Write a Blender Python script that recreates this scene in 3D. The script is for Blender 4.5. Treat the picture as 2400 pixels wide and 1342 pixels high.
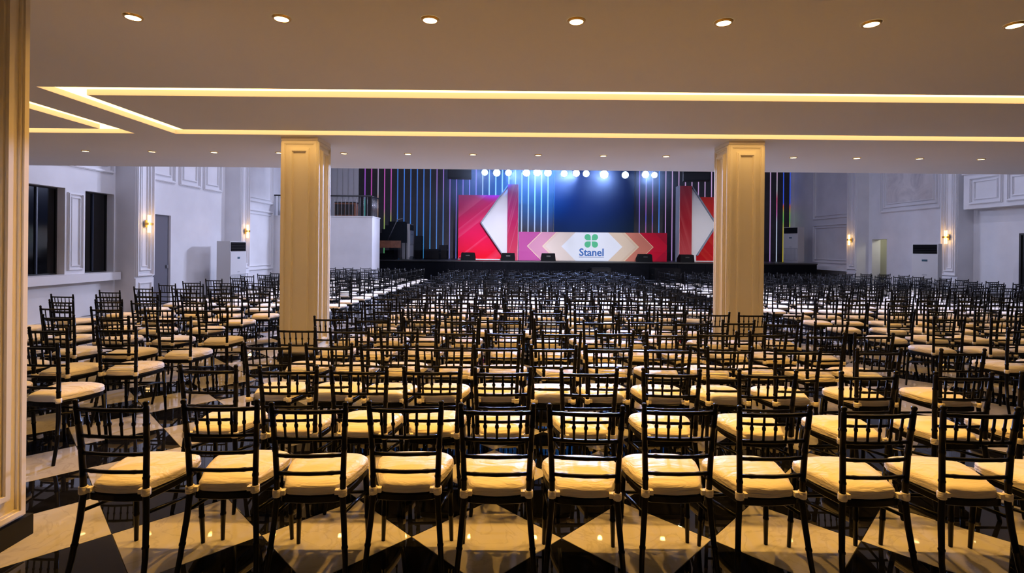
import bpy, math, random
from mathutils import Vector, Matrix
random.seed(7)
PI = math.pi
for o in list(bpy.data.objects):
    bpy.data.objects.remove(o, do_unlink=True)
scene = bpy.context.scene
COL = scene.collection

# ------------------------------------------------------------------ camera
FPX, CAMH = 1215.0, 1.64
cam_d = bpy.data.cameras.new('camera')
cam_d.sensor_width = 36.0
cam_d.lens = FPX / 2400.0 * 36.0
cam_d.shift_y = -91.0 / 2400.0
cam_d.clip_start = 0.05
cam_d.clip_end = 100
cam = bpy.data.objects.new('camera', cam_d)
COL.objects.link(cam)
cam.rotation_euler = (Matrix.Rotation(PI / 2, 4, 'X') @ Matrix.Rotation(0.0092, 4, 'Z')).to_euler()
cam.location = (0, 0, CAMH)
scene.camera = cam

# ------------------------------------------------------------------ world, exposure
w = bpy.data.worlds.new('world')
scene.world = w
w.use_nodes = True
w.node_tree.nodes['Background'].inputs[0].default_value = (0.010, 0.012, 0.02, 1)
w.node_tree.nodes['Background'].inputs[1].default_value = 0.3
vs = scene.view_settings
vs.view_transform = 'Standard'
vs.look = 'None'
vs.exposure = 0.0
vs.gamma = 1.0
vs.use_curve_mapping = False
cy = scene.cycles
cy.max_bounces, cy.diffuse_bounces, cy.glossy_bounces, cy.transmission_bounces = 4, 3, 2, 1
cy.caustics_reflective = cy.caustics_refractive = False
cy.sample_clamp_indirect = 4.0

WARM = (1.0, 0.52, 0.10)
COVE = (1.0, 0.60, 0.20)
COLD = (0.60, 0.62, 1.0)
E_DOWN = 135.0        # each ceiling downlight, W
E_COVE = 5.0         # cove emission strength
E_PAR = 1000.0        # each stage lamp, W
E_HALL = 4500.0        # each added hall fill lamp, W
E_SCONCE = 5.0
E_WASH = 5000.0

# ------------------------------------------------------------------ mesh helpers
class MB:
    def __init__(s):
        s.v, s.f, s.sm, s.mi = [], [], [], []
        s.cur = 0
    def face(s, idx, smooth=False):
        s.f.append(tuple(idx)); s.sm.append(smooth); s.mi.append(s.cur)
    def box(s, x0, x1, y0, y1, z0, z1, rot=0.0, c=None):
        n = len(s.v)
        p = [(x0, y0, z0), (x1, y0, z0), (x1, y1, z0), (x0, y1, z0), (x0, y0, z1), (x1, y0, z1), (x1, y1, z1), (x0, y1, z1)]
        if rot:
            cx, cy = c if c else ((x0 + x1) / 2, (y0 + y1) / 2)
            ca, sa = math.cos(rot), math.sin(rot)
            p = [(cx + (a - cx) * ca - (b - cy) * sa, cy + (a - cx) * sa + (b - cy) * ca, z) for a, b, z in p]
        s.v += p
        for q in ((3, 2, 1, 0), (4, 5, 6, 7), (0, 1, 5, 4), (1, 2, 6, 5), (2, 3, 7, 6), (3, 0, 4, 7)):
            s.face([n + i for i in q])
        return s
    def rings(s, rings, closed_ends=True, smooth=True):
        m = len(rings[0]); base = len(s.v)
        for r in rings: s.v += [tuple(p) for p in r]
        for i in range(len(rings) - 1):
            a, b = base + i * m, base + (i + 1) * m
            for k in range(m):
                k2 = (k + 1) % m
                s.face((a + k, a + k2, b + k2, b + k), smooth)
        if closed_ends:
            s.face([base + k for k in range(m)][::-1])
            s.face([base + (len(rings) - 1) * m + k for k in range(m)])
        return s
    def tube(s, pts, rad, n=8, smooth=True):
        pts = [Vector(p) for p in pts]
        if not isinstance(rad, (list, tuple)): rad = [rad] * len(pts)
        rs = []
        d0 = (pts[-1] - pts[0]).normalized()
        ref = Vector((0, 0, 1)) if abs(d0.z) < 0.8 else Vector((0, 1, 0))
        for i, p in enumerate(pts):
            d = (pts[min(i + 1, len(pts) - 1)] - pts[max(i - 1, 0)])
            if d.length < 1e-9: d = d0
            d.normalize()
            u = d.cross(ref).normalized(); v = d.cross(u).normalized()
            rs.append([p + (u * math.cos(2 * PI * k / n) + v * math.sin(2 * PI * k / n)) * rad[i] for k in range(n)])
        # orientation: make sides face outward
        s.rings([r[::-1] for r in rs], True, smooth)
        return s
    def cyl(s, c, r, z0, z1, n=24, r1=None, smooth=True):
        r1 = r if r1 is None else r1
        s.rings([[(c[0] + r * math.cos(2 * PI * k / n), c[1] + r * math.sin(2 * PI * k / n), z0) for k in range(n)],
                 [(c[0] + r1 * math.cos(2 * PI * k / n), c[1] + r1 * math.sin(2 * PI * k / n), z1) for k in range(n)]], True, smooth)
        return s
    def prism_y(s, poly, y0, y1):
        """polygon in (x,z), counter-clockwise seen from -y, extruded along y"""
        n = len(s.v); m = len(poly)
        s.v += [(x, y0, z) for x, z in poly] + [(x, y1, z) for x, z in poly]
        s.face([n + k for k in range(m)])
        s.face([n + m + k for k in range(m)][::-1])
        for k in range(m):
            k2 = (k + 1) % m
            s.face((n + k2, n + k, n + m + k, n + m + k2))
        return s
    def prism_z(s, poly, z0, z1):
        n = len(s.v); m = len(poly)
        s.v += [(x, y, z0) for x, y in poly] + [(x, y, z1) for x, y in poly]
        s.face([n + k for k in range(m)][::-1])
        s.face([n + m + k for k in range(m)])
        for k in range(m):
            k2 = (k + 1) % m
            s.face((n + k, n + k2, n + m + k2, n + m + k))
        return s
    def mesh(s, name, mats):
        me = bpy.data.meshes.new(name)
        me.from_pydata(s.v, [], s.f)
        for m in (mats if isinstance(mats, (list, tuple)) else [mats]): me.materials.append(m)
        me.polygons.foreach_set('use_smooth', s.sm)
        me.polygons.foreach_set('material_index', s.mi)
        me.update()
        return me
    def build(s, name, mats, parent=None, loc=(0, 0, 0), rz=0.0):
        return link(name, s.mesh(name, mats), parent, loc, rz)

def link(name, data, parent=None, loc=(0, 0, 0), rz=0.0):
    o = bpy.data.objects.new(name, data)
    COL.objects.link(o)
    o.location = loc
    o.rotation_euler = (0, 0, rz)
    if parent is not None: o.parent = parent
    return o
def empty(name, loc=(0, 0, 0), rz=0.0):
    return link(name, None, None, loc, rz)
def tag(o, label, cat=None, group=None, kind=None):
    if label: o['label'] = label
    if cat: o['category'] = cat
    if group: o['group'] = group
    if kind: o['kind'] = kind
    return o
def struct(o, label=None):
    o['kind'] = 'structure'
    if label: o['label'] = label
    return o
ORD = ['first', 'second', 'third', 'fourth', 'fifth', 'sixth', 'seventh', 'eighth', 'ninth', 'tenth', 'eleventh', 'twelfth',
       'thirteenth', 'fourteenth', 'fifteenth', 'sixteenth', 'seventeenth', 'eighteenth', 'nineteenth', 'twentieth',
       'twenty-first', 'twenty-second', 'twenty-third', 'twenty-fourth', 'twenty-fifth']

def spot(name, loc, target, energy, color, size_deg, blend=0.6, radius=0.06, parent=None):
    d = bpy.data.lights.new(name, 'SPOT')
    d.energy, d.color, d.spot_size, d.spot_blend, d.shadow_soft_size = energy, color, math.radians(size_deg), blend, radius
    o = bpy.data.objects.new(name, d); COL.objects.link(o)
    o.location = loc
    dirv = Vector(target) - Vector(loc)
    o.rotation_euler = dirv.to_track_quat('-Z', 'Y').to_euler()
    if parent is not None:
        o.parent = parent
        o.matrix_parent_inverse = Matrix.Translation(parent.location).inverted()
    return o
def area(name, loc, sx, sy, energy, color, parent=None):
    d = bpy.data.lights.new(name, 'AREA')
    d.shape = 'RECTANGLE'; d.size, d.size_y, d.energy, d.color = sx, sy, energy, color
    o = bpy.data.objects.new(name, d); COL.objects.link(o); o.location = loc
    if parent is not None:
        o.parent = parent
        o.matrix_parent_inverse = Matrix.Translation(parent.location).inverted()
    return o

# ------------------------------------------------------------------ materials
def new_mat(name):
    m = bpy.data.materials.new(name); m.use_nodes = True
    nt = m.node_tree
    return m, nt, nt.nodes['Principled BSDF']
def N(nt, t, **kw):
    n = nt.nodes.new(t)
    for k, v in kw.items(): setattr(n, k, v)
    return n
def ramp(nt, fac, stops, interp='LINEAR'):
    r = N(nt, 'ShaderNodeValToRGB'); r.color_ramp.interpolation = interp
    e = r.color_ramp.elements
    while len(e) < len(stops): e.new(0.5)
    for el, (p, c) in zip(e, stops):
        el.position = p; el.color = (*c, 1)
    if fac is not None: nt.links.new(fac, r.inputs[0])
    return r
def plain(name, color, rough=0.6, metal=0.0, var=0.0, scale=4.0, bump=0.0, bscale=60.0, spec=0.5, coat=0.0, emit=None, estr=0.0):
    m, nt, b = new_mat(name)
    b.inputs['Base Color'].default_value = (*color, 1)
    b.inputs['Roughness'].default_value = rough
    b.inputs['Metallic'].default_value = metal
    b.inputs['Specular IOR Level'].default_value = spec
    b.inputs['Coat Weight'].default_value = coat
    if emit:
        b.inputs['Emission Color'].default_value = (*emit, 1); b.inputs['Emission Strength'].default_value = estr
    if var or bump:
        tc = N(nt, 'ShaderNodeTexCoord')
        if var:
            nz = N(nt, 'ShaderNodeTexNoise'); nz.inputs['Scale'].default_value = scale; nz.inputs['Detail'].default_value = 4
            nt.links.new(tc.outputs['Object'], nz.inputs['Vector'])
            r = ramp(nt, nz.outputs['Fac'], [(0.3, tuple(c * (1 - var) for c in color)), (0.7, tuple(min(1, c * (1 + var)) for c in color))])
            nt.links.new(r.outputs[0], b.inputs['Base Color'])
        if bump:
            nb = N(nt, 'ShaderNodeTexNoise'); nb.inputs['Scale'].default_value = bscale; nb.inputs['Detail'].default_value = 3
            nt.links.new(tc.outputs['Object'], nb.inputs['Vector'])
            bp = N(nt, 'ShaderNodeBump'); bp.inputs['Strength'].default_value = bump; bp.inputs['Distance'].default_value = 0.01
            nt.links.new(nb.outputs['Fac'], bp.inputs['Height']); nt.links.new(bp.outputs['Normal'], b.inputs['Normal'])
    return m
def emissive(name, color, strength, sample=False):
    m = plain(name, (0.02, 0.02, 0.02), 0.4, emit=color, estr=strength)
    if not sample: m.cycles.emission_sampling = 'NONE'
    return m

def marble(name, c0, c1, vein, rough):
    m, nt, b = new_mat(name)
    tc = N(nt, 'ShaderNodeTexCoord')
    oi = N(nt, 'ShaderNodeObjectInfo')
    geo = N(nt, 'ShaderNodeNewGeometry')
    n1 = N(nt, 'ShaderNodeTexNoise'); n1.inputs['Scale'].default_value = 1.6; n1.inputs['Detail'].default_value = 6; n1.inputs['Distortion'].default_value = 1.2
    nt.links.new(geo.outputs['Position'], n1.inputs['Vector'])
    n2 = N(nt, 'ShaderNodeTexNoise'); n2.inputs['Scale'].default_value = 2.6; n2.inputs['Detail'].default_value = 8; n2.inputs['Distortion'].default_value = 2.5
    nt.links.new(geo.outputs['Position'], n2.inputs['Vector'])
    base = ramp(nt, n1.outputs['Fac'], [(0.3, c0), (0.7, c1)])
    v = ramp(nt, n2.outputs['Fac'], [(0.47, (0, 0, 0)), (0.5, (1, 1, 1)), (0.53, (0, 0, 0))])
    mx = N(nt, 'ShaderNodeMix', data_type='RGBA')
    ml = N(nt, 'ShaderNodeMath', operation='MULTIPLY'); ml.inputs[1].default_value = 0.35
    nt.links.new(v.outputs[0], ml.inputs[0])
    nt.links.new(ml.outputs[0], mx.inputs['Factor']); nt.links.new(base.outputs[0], mx.inputs['A'])
    mx.inputs['B'].default_value = (*vein, 1)
    nt.links.new(mx.outputs['Result'], b.inputs['Base Color'])
    b.inputs['Roughness'].default_value = rough
    b.inputs['IOR'].default_value = 1.38
    return m

M = {}
M['ceil'] = plain('ceiling_paint', (0.70, 0.69, 0.69), 0.75, var=0.015, scale=1.0)
M['slot'] = plain('cove_dim_tone', (0.62, 0.52, 0.56), 0.7)
M['wall'] = plain('wall_paint', (0.80, 0.80, 0.82), 0.5, var=0.07, scale=1.1, bump=0.05, bscale=6)
M['trimw'] = plain('white_moulding', (0.82, 0.82, 0.84), 0.42)
M['colp'] = plain('column_lacquer', (0.90, 0.81, 0.62), 0.6, spec=0.25)
M['white_tile'] = marble('white_marble', (0.46, 0.43, 0.38), (0.56, 0.53, 0.48), (0.30, 0.27, 0.22), 0.02)
M['black_tile'] = marble('black_marble', (0.004, 0.004, 0.005), (0.008, 0.008, 0.010), (0.02, 0.02, 0.024), 0.02)
M['grout'] = plain('grout', (0.05, 0.045, 0.04), 0.7)
M['blackbase'] = plain('black_plinth', (0.005, 0.005, 0.006), 0.3, spec=0.3)
M['chair'] = plain('black_lacquer_wood', (0.0030, 0.0028, 0.0027), 0.34, var=0.2, scale=30, spec=0.16)
M['fabric'] = None
M['ac'] = plain('air_conditioner_shell', (0.66, 0.66, 0.66), 0.4)
M['acdark'] = plain('air_conditioner_grille', (0.004, 0.004, 0.005), 0.85, spec=0.1)
M['acgrey'] = plain('air_conditioner_intake', (0.42, 0.43, 0.45), 0.5)
M['acblue'] = plain('control_display', (0.03, 0.09, 0.13), 0.3)
M['brass'] = plain('brass', (0.62, 0.40, 0.12), 0.28, metal=1.0)
M['steel'] = plain('brushed_steel', (0.35, 0.35, 0.36), 0.35, metal=1.0)
M['blackm'] = plain('black_metal', (0.012, 0.012, 0.013), 0.45)
M['blackc'] = plain('black_stage_cloth', (0.003, 0.0035, 0.006), 0.9, var=0.2, scale=5, spec=0.1)
M['stage'] = plain('stage_deck', (0.02, 0.02, 0.024), 0.35)
M['box'] = plain('speaker_cabinet', (0.004, 0.0045, 0.006), 0.8, spec=0.15)
M['grill'] = plain('speaker_grille', (0.005, 0.0045, 0.007), 0.7, spec=0.2)
M['panel'] = plain('charcoal_backdrop_panel', (0.040, 0.037, 0.044), 0.7, var=0.15, scale=3)
M['screen'] = plain('dark_screen', (0.012, 0.028, 0.055), 0.8, spec=0.1)
M['wood'] = plain('brown_wood', (0.20, 0.075, 0.035), 0.4, var=0.25, scale=9)
M['reardark'] = plain('rear_wall_dark_brown', (0.30, 0.20, 0.12), 0.6, var=0.15, scale=2)  # unseen rear wall, brown chosen to cut the light it bounces
M['nightglass'] = plain('night_window_glass', (0.002, 0.002, 0.003), 0.08)
M['bluemull'] = plain('dark_aluminium', (0.045, 0.06, 0.10), 0.4)
M['door'] = plain('grey_door', (0.13, 0.13, 0.16), 0.5)
M['doorg'] = plain('pale_corridor_wall', (0.50, 0.50, 0.42), 0.6)
M['lens'] = emissive('downlight_lens', (1.0, 0.74, 0.36), 9.0)
M['cove'] = emissive('cove_light_strip', COVE, E_COVE, True)
M['sconce'] = emissive('sconce_glass_lit', (1.0, 0.62, 0.24), 4.0)
M['setwhite'] = plain('set_white_board', (0.74, 0.76, 0.80), 0.7, spec=0.15)
M['setshade'] = plain('set_shaded_edge', (0.22, 0.27, 0.36), 0.5)
M['gold'] = plain('print_pale_gold', (0.80, 0.66, 0.42), 0.5)
def print_mat(name, c): return plain('print_' + name, c, 0.7, spec=0.12)

# fabric with soft folds
def fabric():
    m, nt, b = new_mat('ivory_satin')
    tc = N(nt, 'ShaderNodeTexCoord'); oi = N(nt, 'ShaderNodeObjectInfo')
    ad = N(nt, 'ShaderNodeVectorMath', operation='ADD')
    nt.links.new(tc.outputs['Object'], ad.inputs[0])
    cb = N(nt, 'ShaderNodeCombineXYZ')
    mu = N(nt, 'ShaderNodeMath', operation='MULTIPLY'); mu.inputs[1].default_value = 50
    nt.links.new(oi.outputs['Random'], mu.inputs[0])
    for k in range(2): nt.links.new(mu.outputs[0], cb.inputs[k])
    nt.links.new(cb.outputs[0], ad.inputs[1])
    mp = N(nt, 'ShaderNodeMapping'); mp.inputs['Scale'].default_value = (3.0, 7.0, 22.0)
    nt.links.new(ad.outputs[0], mp.inputs['Vector'])
    nz = N(nt, 'ShaderNodeTexNoise'); nz.inputs['Scale'].default_value = 1.6; nz.inputs['Detail'].default_value = 3; nz.inputs['Distortion'].default_value = 0.8
    nt.links.new(mp.outputs[0], nz.inputs['Vector'])
    bp = N(nt, 'ShaderNodeBump'); bp.inputs['Strength'].default_value = 0.9; bp.inputs['Distance'].default_value = 0.016
    nt.links.new(nz.outputs['Fac'], bp.inputs['Height']); nt.links.new(bp.outputs['Normal'], b.inputs['Normal'])
    b.inputs['Base Color'].default_value = (0.84, 0.75, 0.58, 1)
    b.inputs['Roughness'].default_value = 0.5
    b.inputs['Sheen Weight'].default_value = 0.2
    return m
M['fabric'] = fabric()

def mottled():
    m, nt, b = new_mat('mottled_silver_panel')
    g = N(nt, 'ShaderNodeNewGeometry')
    nz = N(nt, 'ShaderNodeTexNoise'); nz.inputs['Scale'].default_value = 1.3; nz.inputs['Detail'].default_value = 9; nz.inputs['Roughness'].default_value = 0.65; nz.inputs['Distortion'].default_value = 1.0
    nt.links.new(g.outputs['Position'], nz.inputs['Vector'])
    r = ramp(nt, nz.outputs['Fac'], [(0.3, (0.55, 0.53, 0.54)), (0.55, (0.78, 0.75, 0.74)), (0.7, (0.86, 0.83, 0.82))])
    nt.links.new(r.outputs[0], b.inputs['Base Color'])
    b.inputs['Roughness'].default_value = 0.38
    return m
M['mottled'] = mottled()

def red_print(name, stops, ang, streak):
    """printed set panel: diagonal colour ramp with paler streaks (object space x,z)"""
    m, nt, b = new_mat(name)
    tc = N(nt, 'ShaderNodeTexCoord')
    mp = N(nt, 'ShaderNodeMapping'); mp.inputs['Rotation'].default_value = (0, ang, 0)
    nt.links.new(tc.outputs['Generated'], mp.inputs['Vector'])
    sx = N(nt, 'ShaderNodeSeparateXYZ'); nt.links.new(mp.outputs[0], sx.inputs[0])
    gx = N(nt, 'ShaderNodeSeparateXYZ'); nt.links.new(tc.outputs['Generated'], gx.inputs[0])
    base = ramp(nt, gx.outputs['Z'], stops)
    nz = N(nt, 'ShaderNodeTexNoise', noise_dimensions='1D'); nz.inputs['Scale'].default_value = 3.2; nz.inputs['Detail'].default_value = 1
    nt.links.new(sx.outputs['Z'], nz.inputs['W'])
    st = ramp(nt, nz.outputs['Fac'], [(0.44, (0, 0, 0)), (0.47, (0.25, 0.25, 0.25)), (0.56, (0.9, 0.9, 0.9)), (0.58, (0, 0, 0))])
    mx = N(nt, 'ShaderNodeMix', data_type='RGBA')
    ml = N(nt, 'ShaderNodeMath', operation='MULTIPLY'); ml.inputs[1].default_value = 0.32
    nt.links.new(st.outputs[0], ml.inputs[0]); nt.links.new(ml.outputs[0], mx.inputs['Factor'])
    nt.links.new(base.outputs[0], mx.inputs['A']); mx.inputs['B'].default_value = (*streak, 1)
    nt.links.new(mx.outputs['Result'], b.inputs['Base Color'])
    b.inputs['Roughness'].default_value = 0.7
    b.inputs['Specular IOR Level'].default_value = 0.15
    return m
M['pink_print'] = red_print('pink_red_print', [(0.0, (0.85, 0.002, 0.015)), (0.4, (0.85, 0.001, 0.09)), (0.75, (0.62, 0.006, 0.11)), (1.0, (0.60, 0.02, 0.18))], 0.55, (0.85, 0.16, 0.32))
M['red_print'] = red_print('deep_red_print', [(0.0, (0.55, 0.008, 0.015)), (0.5, (0.62, 0.006, 0.012)), (1.0, (0.70, 0.03, 0.02))], -0.55, (0.75, 0.10, 0.05))
M['fin_pink'] = red_print('fin_magenta_print', [(0.0, (0.60, 0.05, 0.09)), (0.5, (0.42, 0.01, 0.09)), (1.0, (0.40, 0.05, 0.26))], 0.5, (0.62, 0.22, 0.36))
M['fin_red'] = red_print('fin_red_print', [(0.0, (0.50, 0.07, 0.08)), (0.5, (0.32, 0.006, 0.015)), (1.0, (0.42, 0.02, 0.035))], -0.5, (0.55, 0.12, 0.12))

def led(name, stops, strength):
    m, nt, b = new_mat('led_' + name)
    tc = N(nt, 'ShaderNodeTexCoord'); s = N(nt, 'ShaderNodeSeparateXYZ'); nt.links.new(tc.outputs['Generated'], s.inputs[0])
    r = ramp(nt, s.outputs['Z'], stops)
    b.inputs['Base Color'].default_value = (0.1, 0.1, 0.1, 1)
    nt.links.new(r.outputs[0], b.inputs['Emission Color']); b.inputs['Emission Strength'].default_value = strength * 0.8
    m.cycles.emission_sampling = 'NONE'
    return m
# generated z runs from stage level 0 to 1 at the high ceiling; the visible part is about 0 to 0.75
LED = {
 'purple_teal': led('purple_teal', [(0.4, (0.06, 0.35, 0.36)), (0.55, (0.06, 0.35, 0.36)), (0.6, (0.40, 0.10, 0.75)), (1, (0.5, 0.1, 0.8))], 0.8),
 'magenta': led('magenta', [(0.1, (0.35, 0.06, 0.35)), (0.5, (0.6, 0.08, 0.55)), (1, (0.7, 0.08, 0.6))], 0.8),
 'amber': led('amber', [(0.3, (0.5, 0.35, 0.1)), (0.55, (0.7, 0.35, 0.12)), (0.62, (0.6, 0.55, 0.75)), (1, (0.6, 0.3, 0.7))], 0.7),
 'magenta_green': led('magenta_green', [(0.2, (0.1, 0.4, 0.15)), (0.38, (0.45, 0.5, 0.1)), (0.48, (0.6, 0.1, 0.5)), (1, (0.7, 0.1, 0.65))], 0.8),
 'blue': led('blue', [(0.0, (0.05, 0.35, 0.75)), (0.5, (0.03, 0.16, 0.8)), (1, (0.05, 0.25, 0.85))], 0.9),
 'blue_violet': led('blue_violet', [(0.0, (0.06, 0.3, 0.8)), (0.5, (0.1, 0.22, 0.8)), (0.7, (0.35, 0.2, 0.8)), (1, (0.4, 0.2, 0.8))], 0.8),
 'violet': led('violet', [(0.0, (0.15, 0.2, 0.7)), (0.5, (0.3, 0.15, 0.75)), (1, (0.4, 0.2, 0.8))], 0.7),
 'white': led('white', [(0.0, (0.5, 0.65, 0.9)), (1, (0.6, 0.68, 0.95))], 0.75),
 'pink_blue': led('pink_blue', [(0.1, (0.05, 0.35, 0.5)), (0.28, (0.5, 0.1, 0.3)), (0.4, (0.08, 0.12, 0.8)), (0.52, (0.5, 0.1, 0.45)), (0.8, (0.3, 0.35, 0.8))], 0.75),
 'lilac': led('lilac', [(0.0, (0.5, 0.3, 0.75)), (0.5, (0.62, 0.35, 0.75)), (1, (0.7, 0.5, 0.85))], 0.85),
 'pink_white': led('pink_white', [(0.0, (0.6, 0.7, 0.9)), (0.38, (0.6, 0.65, 0.9)), (0.45, (0.7, 0.2, 0.6)), (0.6, (0.7, 0.1, 0.25)), (0.68, (0.6, 0.6, 0.7)), (1, (0.7, 0.2, 0.6))], 0.85),
 'blue_green': led('blue_green', [(0.3, (0.6, 0.5, 0.05)), (0.4, (0.1, 0.45, 0.1)), (0.47, (0.25, 0.5, 0.08)), (0.53, (0.7, 0.1, 0.05)), (0.56, (0.03, 0.1, 0.9)), (1, (0.03, 0.12, 0.9))], 0.9),
}

# ------------------------------------------------------------------ dimensions
XL, XR = -9.68, 15.0          # side walls
YB, YF = -3.2, 27.6           # wall behind the camera, wall behind the stage
CEIL, HIGH = 3.18, 9.5        # low soffit, high hall ceiling
SOF = 10.27                   # edge of the low soffit

# ------------------------------------------------------------------ floor
TD = 0.6 * math.sqrt(2)       # tile diagonal
floor = MB().box(XL - .2, XR + .2, YB - .2, YF + .2, -0.3, -0.012).build('floor', M['grout'])
struct(floor, 'glossy black and white marble floor laid in diamonds')
def tile_mesh(mat, name):
    g = TD / 2 - 0.002
    b = 0.0022
    mb = MB()
    o = [(g, 0), (0, g), (-g, 0), (0, -g)]
    i = [((g - b), 0), (0, (g - b)), (-(g - b), 0), (0, -(g - b))]
    mb.rings([[(x, y, -0.014) for x, y in o], [(x, y, -0.0012) for x, y in o], [(x, y, 0) for x, y in i]], True, False)
    return mb.mesh(name, mat)
tw, tb = tile_mesh(M['white_tile'], 'white_tile'), tile_mesh(M['black_tile'], 'black_tile')
tiles = []
for j in range(-8, 66):
    for i in range(-26, 42):
        if (i + j) % 2: continue
        x, y = -0.129 + i * TD / 2, 2.935 + j * TD / 2
        if not (XL - .1 < x < XR + .1 and YB < y < 24.2): continue
        # i even -> white lattice
        tiles.append((x, y, i % 2 == 0))
def seen(x, y, m=0.45):
    return y > 1.9 and abs(x) < (1200 / FPX) * (y + m) + m
near = sorted([t for t in tiles if seen(t[0], t[1])], key=lambda t: math.hypot(t[0], t[1]))[:300]
ns = set(near)
for x, y, wh in near:
    link('tile', tw if wh else tb, floor, (x, y, 0))
far = MB()
g = TD / 2 - 0.002
for x, y, wh in tiles:
    if (x, y, wh) in ns: continue
    far.cur = 0 if wh else 1
    n = len(far.v)
    far.v += [(x + g, y, 0), (x, y + g, 0), (x - g, y, 0), (x, y - g, 0)]
    far.face((n, n + 1, n + 2, n + 3))
ft = far.build('tile_field', [M['white_tile'], M['black_tile']], floor); ft['kind'] = 'stuff'

# ------------------------------------------------------------------ low soffit ceiling with light coves
TOPC = 3.60
RY0, RY1, SW = 5.10, 7.22, 0.28
RA = (-4.70, 8.40); RB = (-9.2, -5.26)
SD = 0.062
cb = MB()
cb.box(XL, XR, YB, RY0, CEIL, TOPC)
cb.box(XL, XR, RY1, SOF, CEIL, TOPC)
for a, b in ((XL, RB[0]), (RB[1], RA[0]), (RA[1], XR)): cb.box(a, b, RY0, RY1, CEIL, TOPC)
for a, b in (RA, RB): cb.box(a, b, RY0, RY1, CEIL + SD + 0.012, TOPC)
ceiling = struct(cb.build('ceiling', M['ceil']), 'smooth low white ceiling with recessed light coves and downlights')
for a, b in (RA, RB):
    MB().box(a + SW, b - SW, RY0 + SW, RY1 - SW, CEIL, CEIL + SD + 0.012).build('ceiling_panel', M['ceil'], ceiling)
for nm, (a, b) in (('long rectangular warm light cove recessed in the low ceiling', RA), ('short warm light cove beside the foreground pillar', RB)):
    c = tag(empty('cove_light', (a, RY0, CEIL + SD)), nm, 'cove light')
    for bx in ((0, b - a, 0, SW), (0, b - a, RY1 - RY0 - SW, RY1 - RY0), (0, SW, SW, RY1 - RY0 - SW), (b - a - SW, b - a, SW, RY1 - RY0 - SW)):
        MB().box(*bx, 0, 0.011).build('led_strip', M['cove'], c)
# added lining in a darker tone, dims the coves' side faces
LT = 0.004
for a, b in (RA, RB):
    for (u, v, p, q) in ((a, b, RY0, RY0 + LT), (a, b, RY1 - LT, RY1), (a, a + LT, RY0 + LT, RY1 - LT), (b - LT, b, RY0 + LT, RY1 - LT),
                         (a + SW - LT, b - SW + LT, RY0 + SW - LT, RY0 + SW), (a + SW - LT, b - SW + LT, RY1 - SW, RY1 - SW + LT),
                         (a + SW - LT, a + SW, RY0 + SW, RY1 - SW), (b - SW, b - SW + LT, RY0 + SW, RY1 - SW)):
        MB().box(u, v, p, q, CEIL + 0.001, CEIL + SD - 0.001).build('added_cove_lining', M['slot'], ceiling)
# mezzanine parapet and the high hall ceiling
par = struct(MB().box(XL, XR, SOF - 0.2, SOF, TOPC, 4.6).box(XL, XR, SOF - 0.24, SOF + 0.02, 4.6, 4.68).build('trim_1', M['wall']), 'white parapet of the gallery above the low ceiling')
hc = struct(MB().box(XL - .2, XR + .2, YB - .2, YF + .2, HIGH, HIGH + .2).build('ceiling_high', M['ceil']), 'high white ceiling over the hall')

# ------------------------------------------------------------------ walls
def wall_x(name, X, t, y0, y1, z0, z1, holes, m):
    """wall in plane x=X, thickness t away from the room (signed), rectangular holes (y0,y1,z0,z1) that do not share y"""
    mb = MB(); a, b = min(X, X + t), max(X, X + t)
    ys = y0
    for h in sorted(holes):
        mb.box(a, b, ys, h[0], z0, z1)
        if h[2] > z0: mb.box(a, b, h[0], h[1], z0, h[2])
        if h[3] < z1: mb.box(a, b, h[0], h[1], h[3], z1)
        ys = h[1]
    mb.box(a, b, ys, y1, z0, z1)
    return struct(mb.build(name, m))
def frame_x(parent, X, s, y0, y1, z0, z1, w=0.06, d=0.035, name='moulding_frame'):
    d = d * 1.5
    """moulding ring lying on plane x=X, standing s*d proud; stepped profile"""
    mb = MB()
    for (o, ww, dd) in ((0, w, d * 0.55), (w * 0.25, w * 0.5, d)):
        a, b = sorted((X, X + s * dd))
        Y0, Y1, Z0, Z1 = y0 + o, y1 - o, z0 + o, z1 - o
        mb.box(a, b, Y0, Y1, Z0, Z0 + ww); mb.box(a, b, Y0, Y1, Z1 - ww, Z1)
        mb.box(a, b, Y0, Y0 + ww, Z0 + ww, Z1 - ww); mb.box(a, b, Y1 - ww, Y1, Z0 + ww, Z1 - ww)
    return mb.build(name, M['trimw'], parent)
def frame_y(parent, Y, s, x0, x1, z0, z1, w=0.05, d=0.03, m=None, name='moulding_frame'):
    mb = MB()
    for (o, ww, dd) in ((0, w, d * 0.55), (w * 0.25, w * 0.5, d)):
        a, b = sorted((Y, Y + s * dd))
        X0, X1, Z0, Z1 = x0 + o, x1 - o, z0 + o, z1 - o
        mb.box(X0, X1, a, b, Z0, Z0 + ww); mb.box(X0, X1, a, b, Z1 - ww, Z1)
        mb.box(X0, X0 + ww, a, b, Z0 + ww, Z1 - ww); mb.box(X1 - ww, X1, a, b, Z0 + ww, Z1 - ww)
    return mb.build(name, m or M['trimw'], parent)

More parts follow.
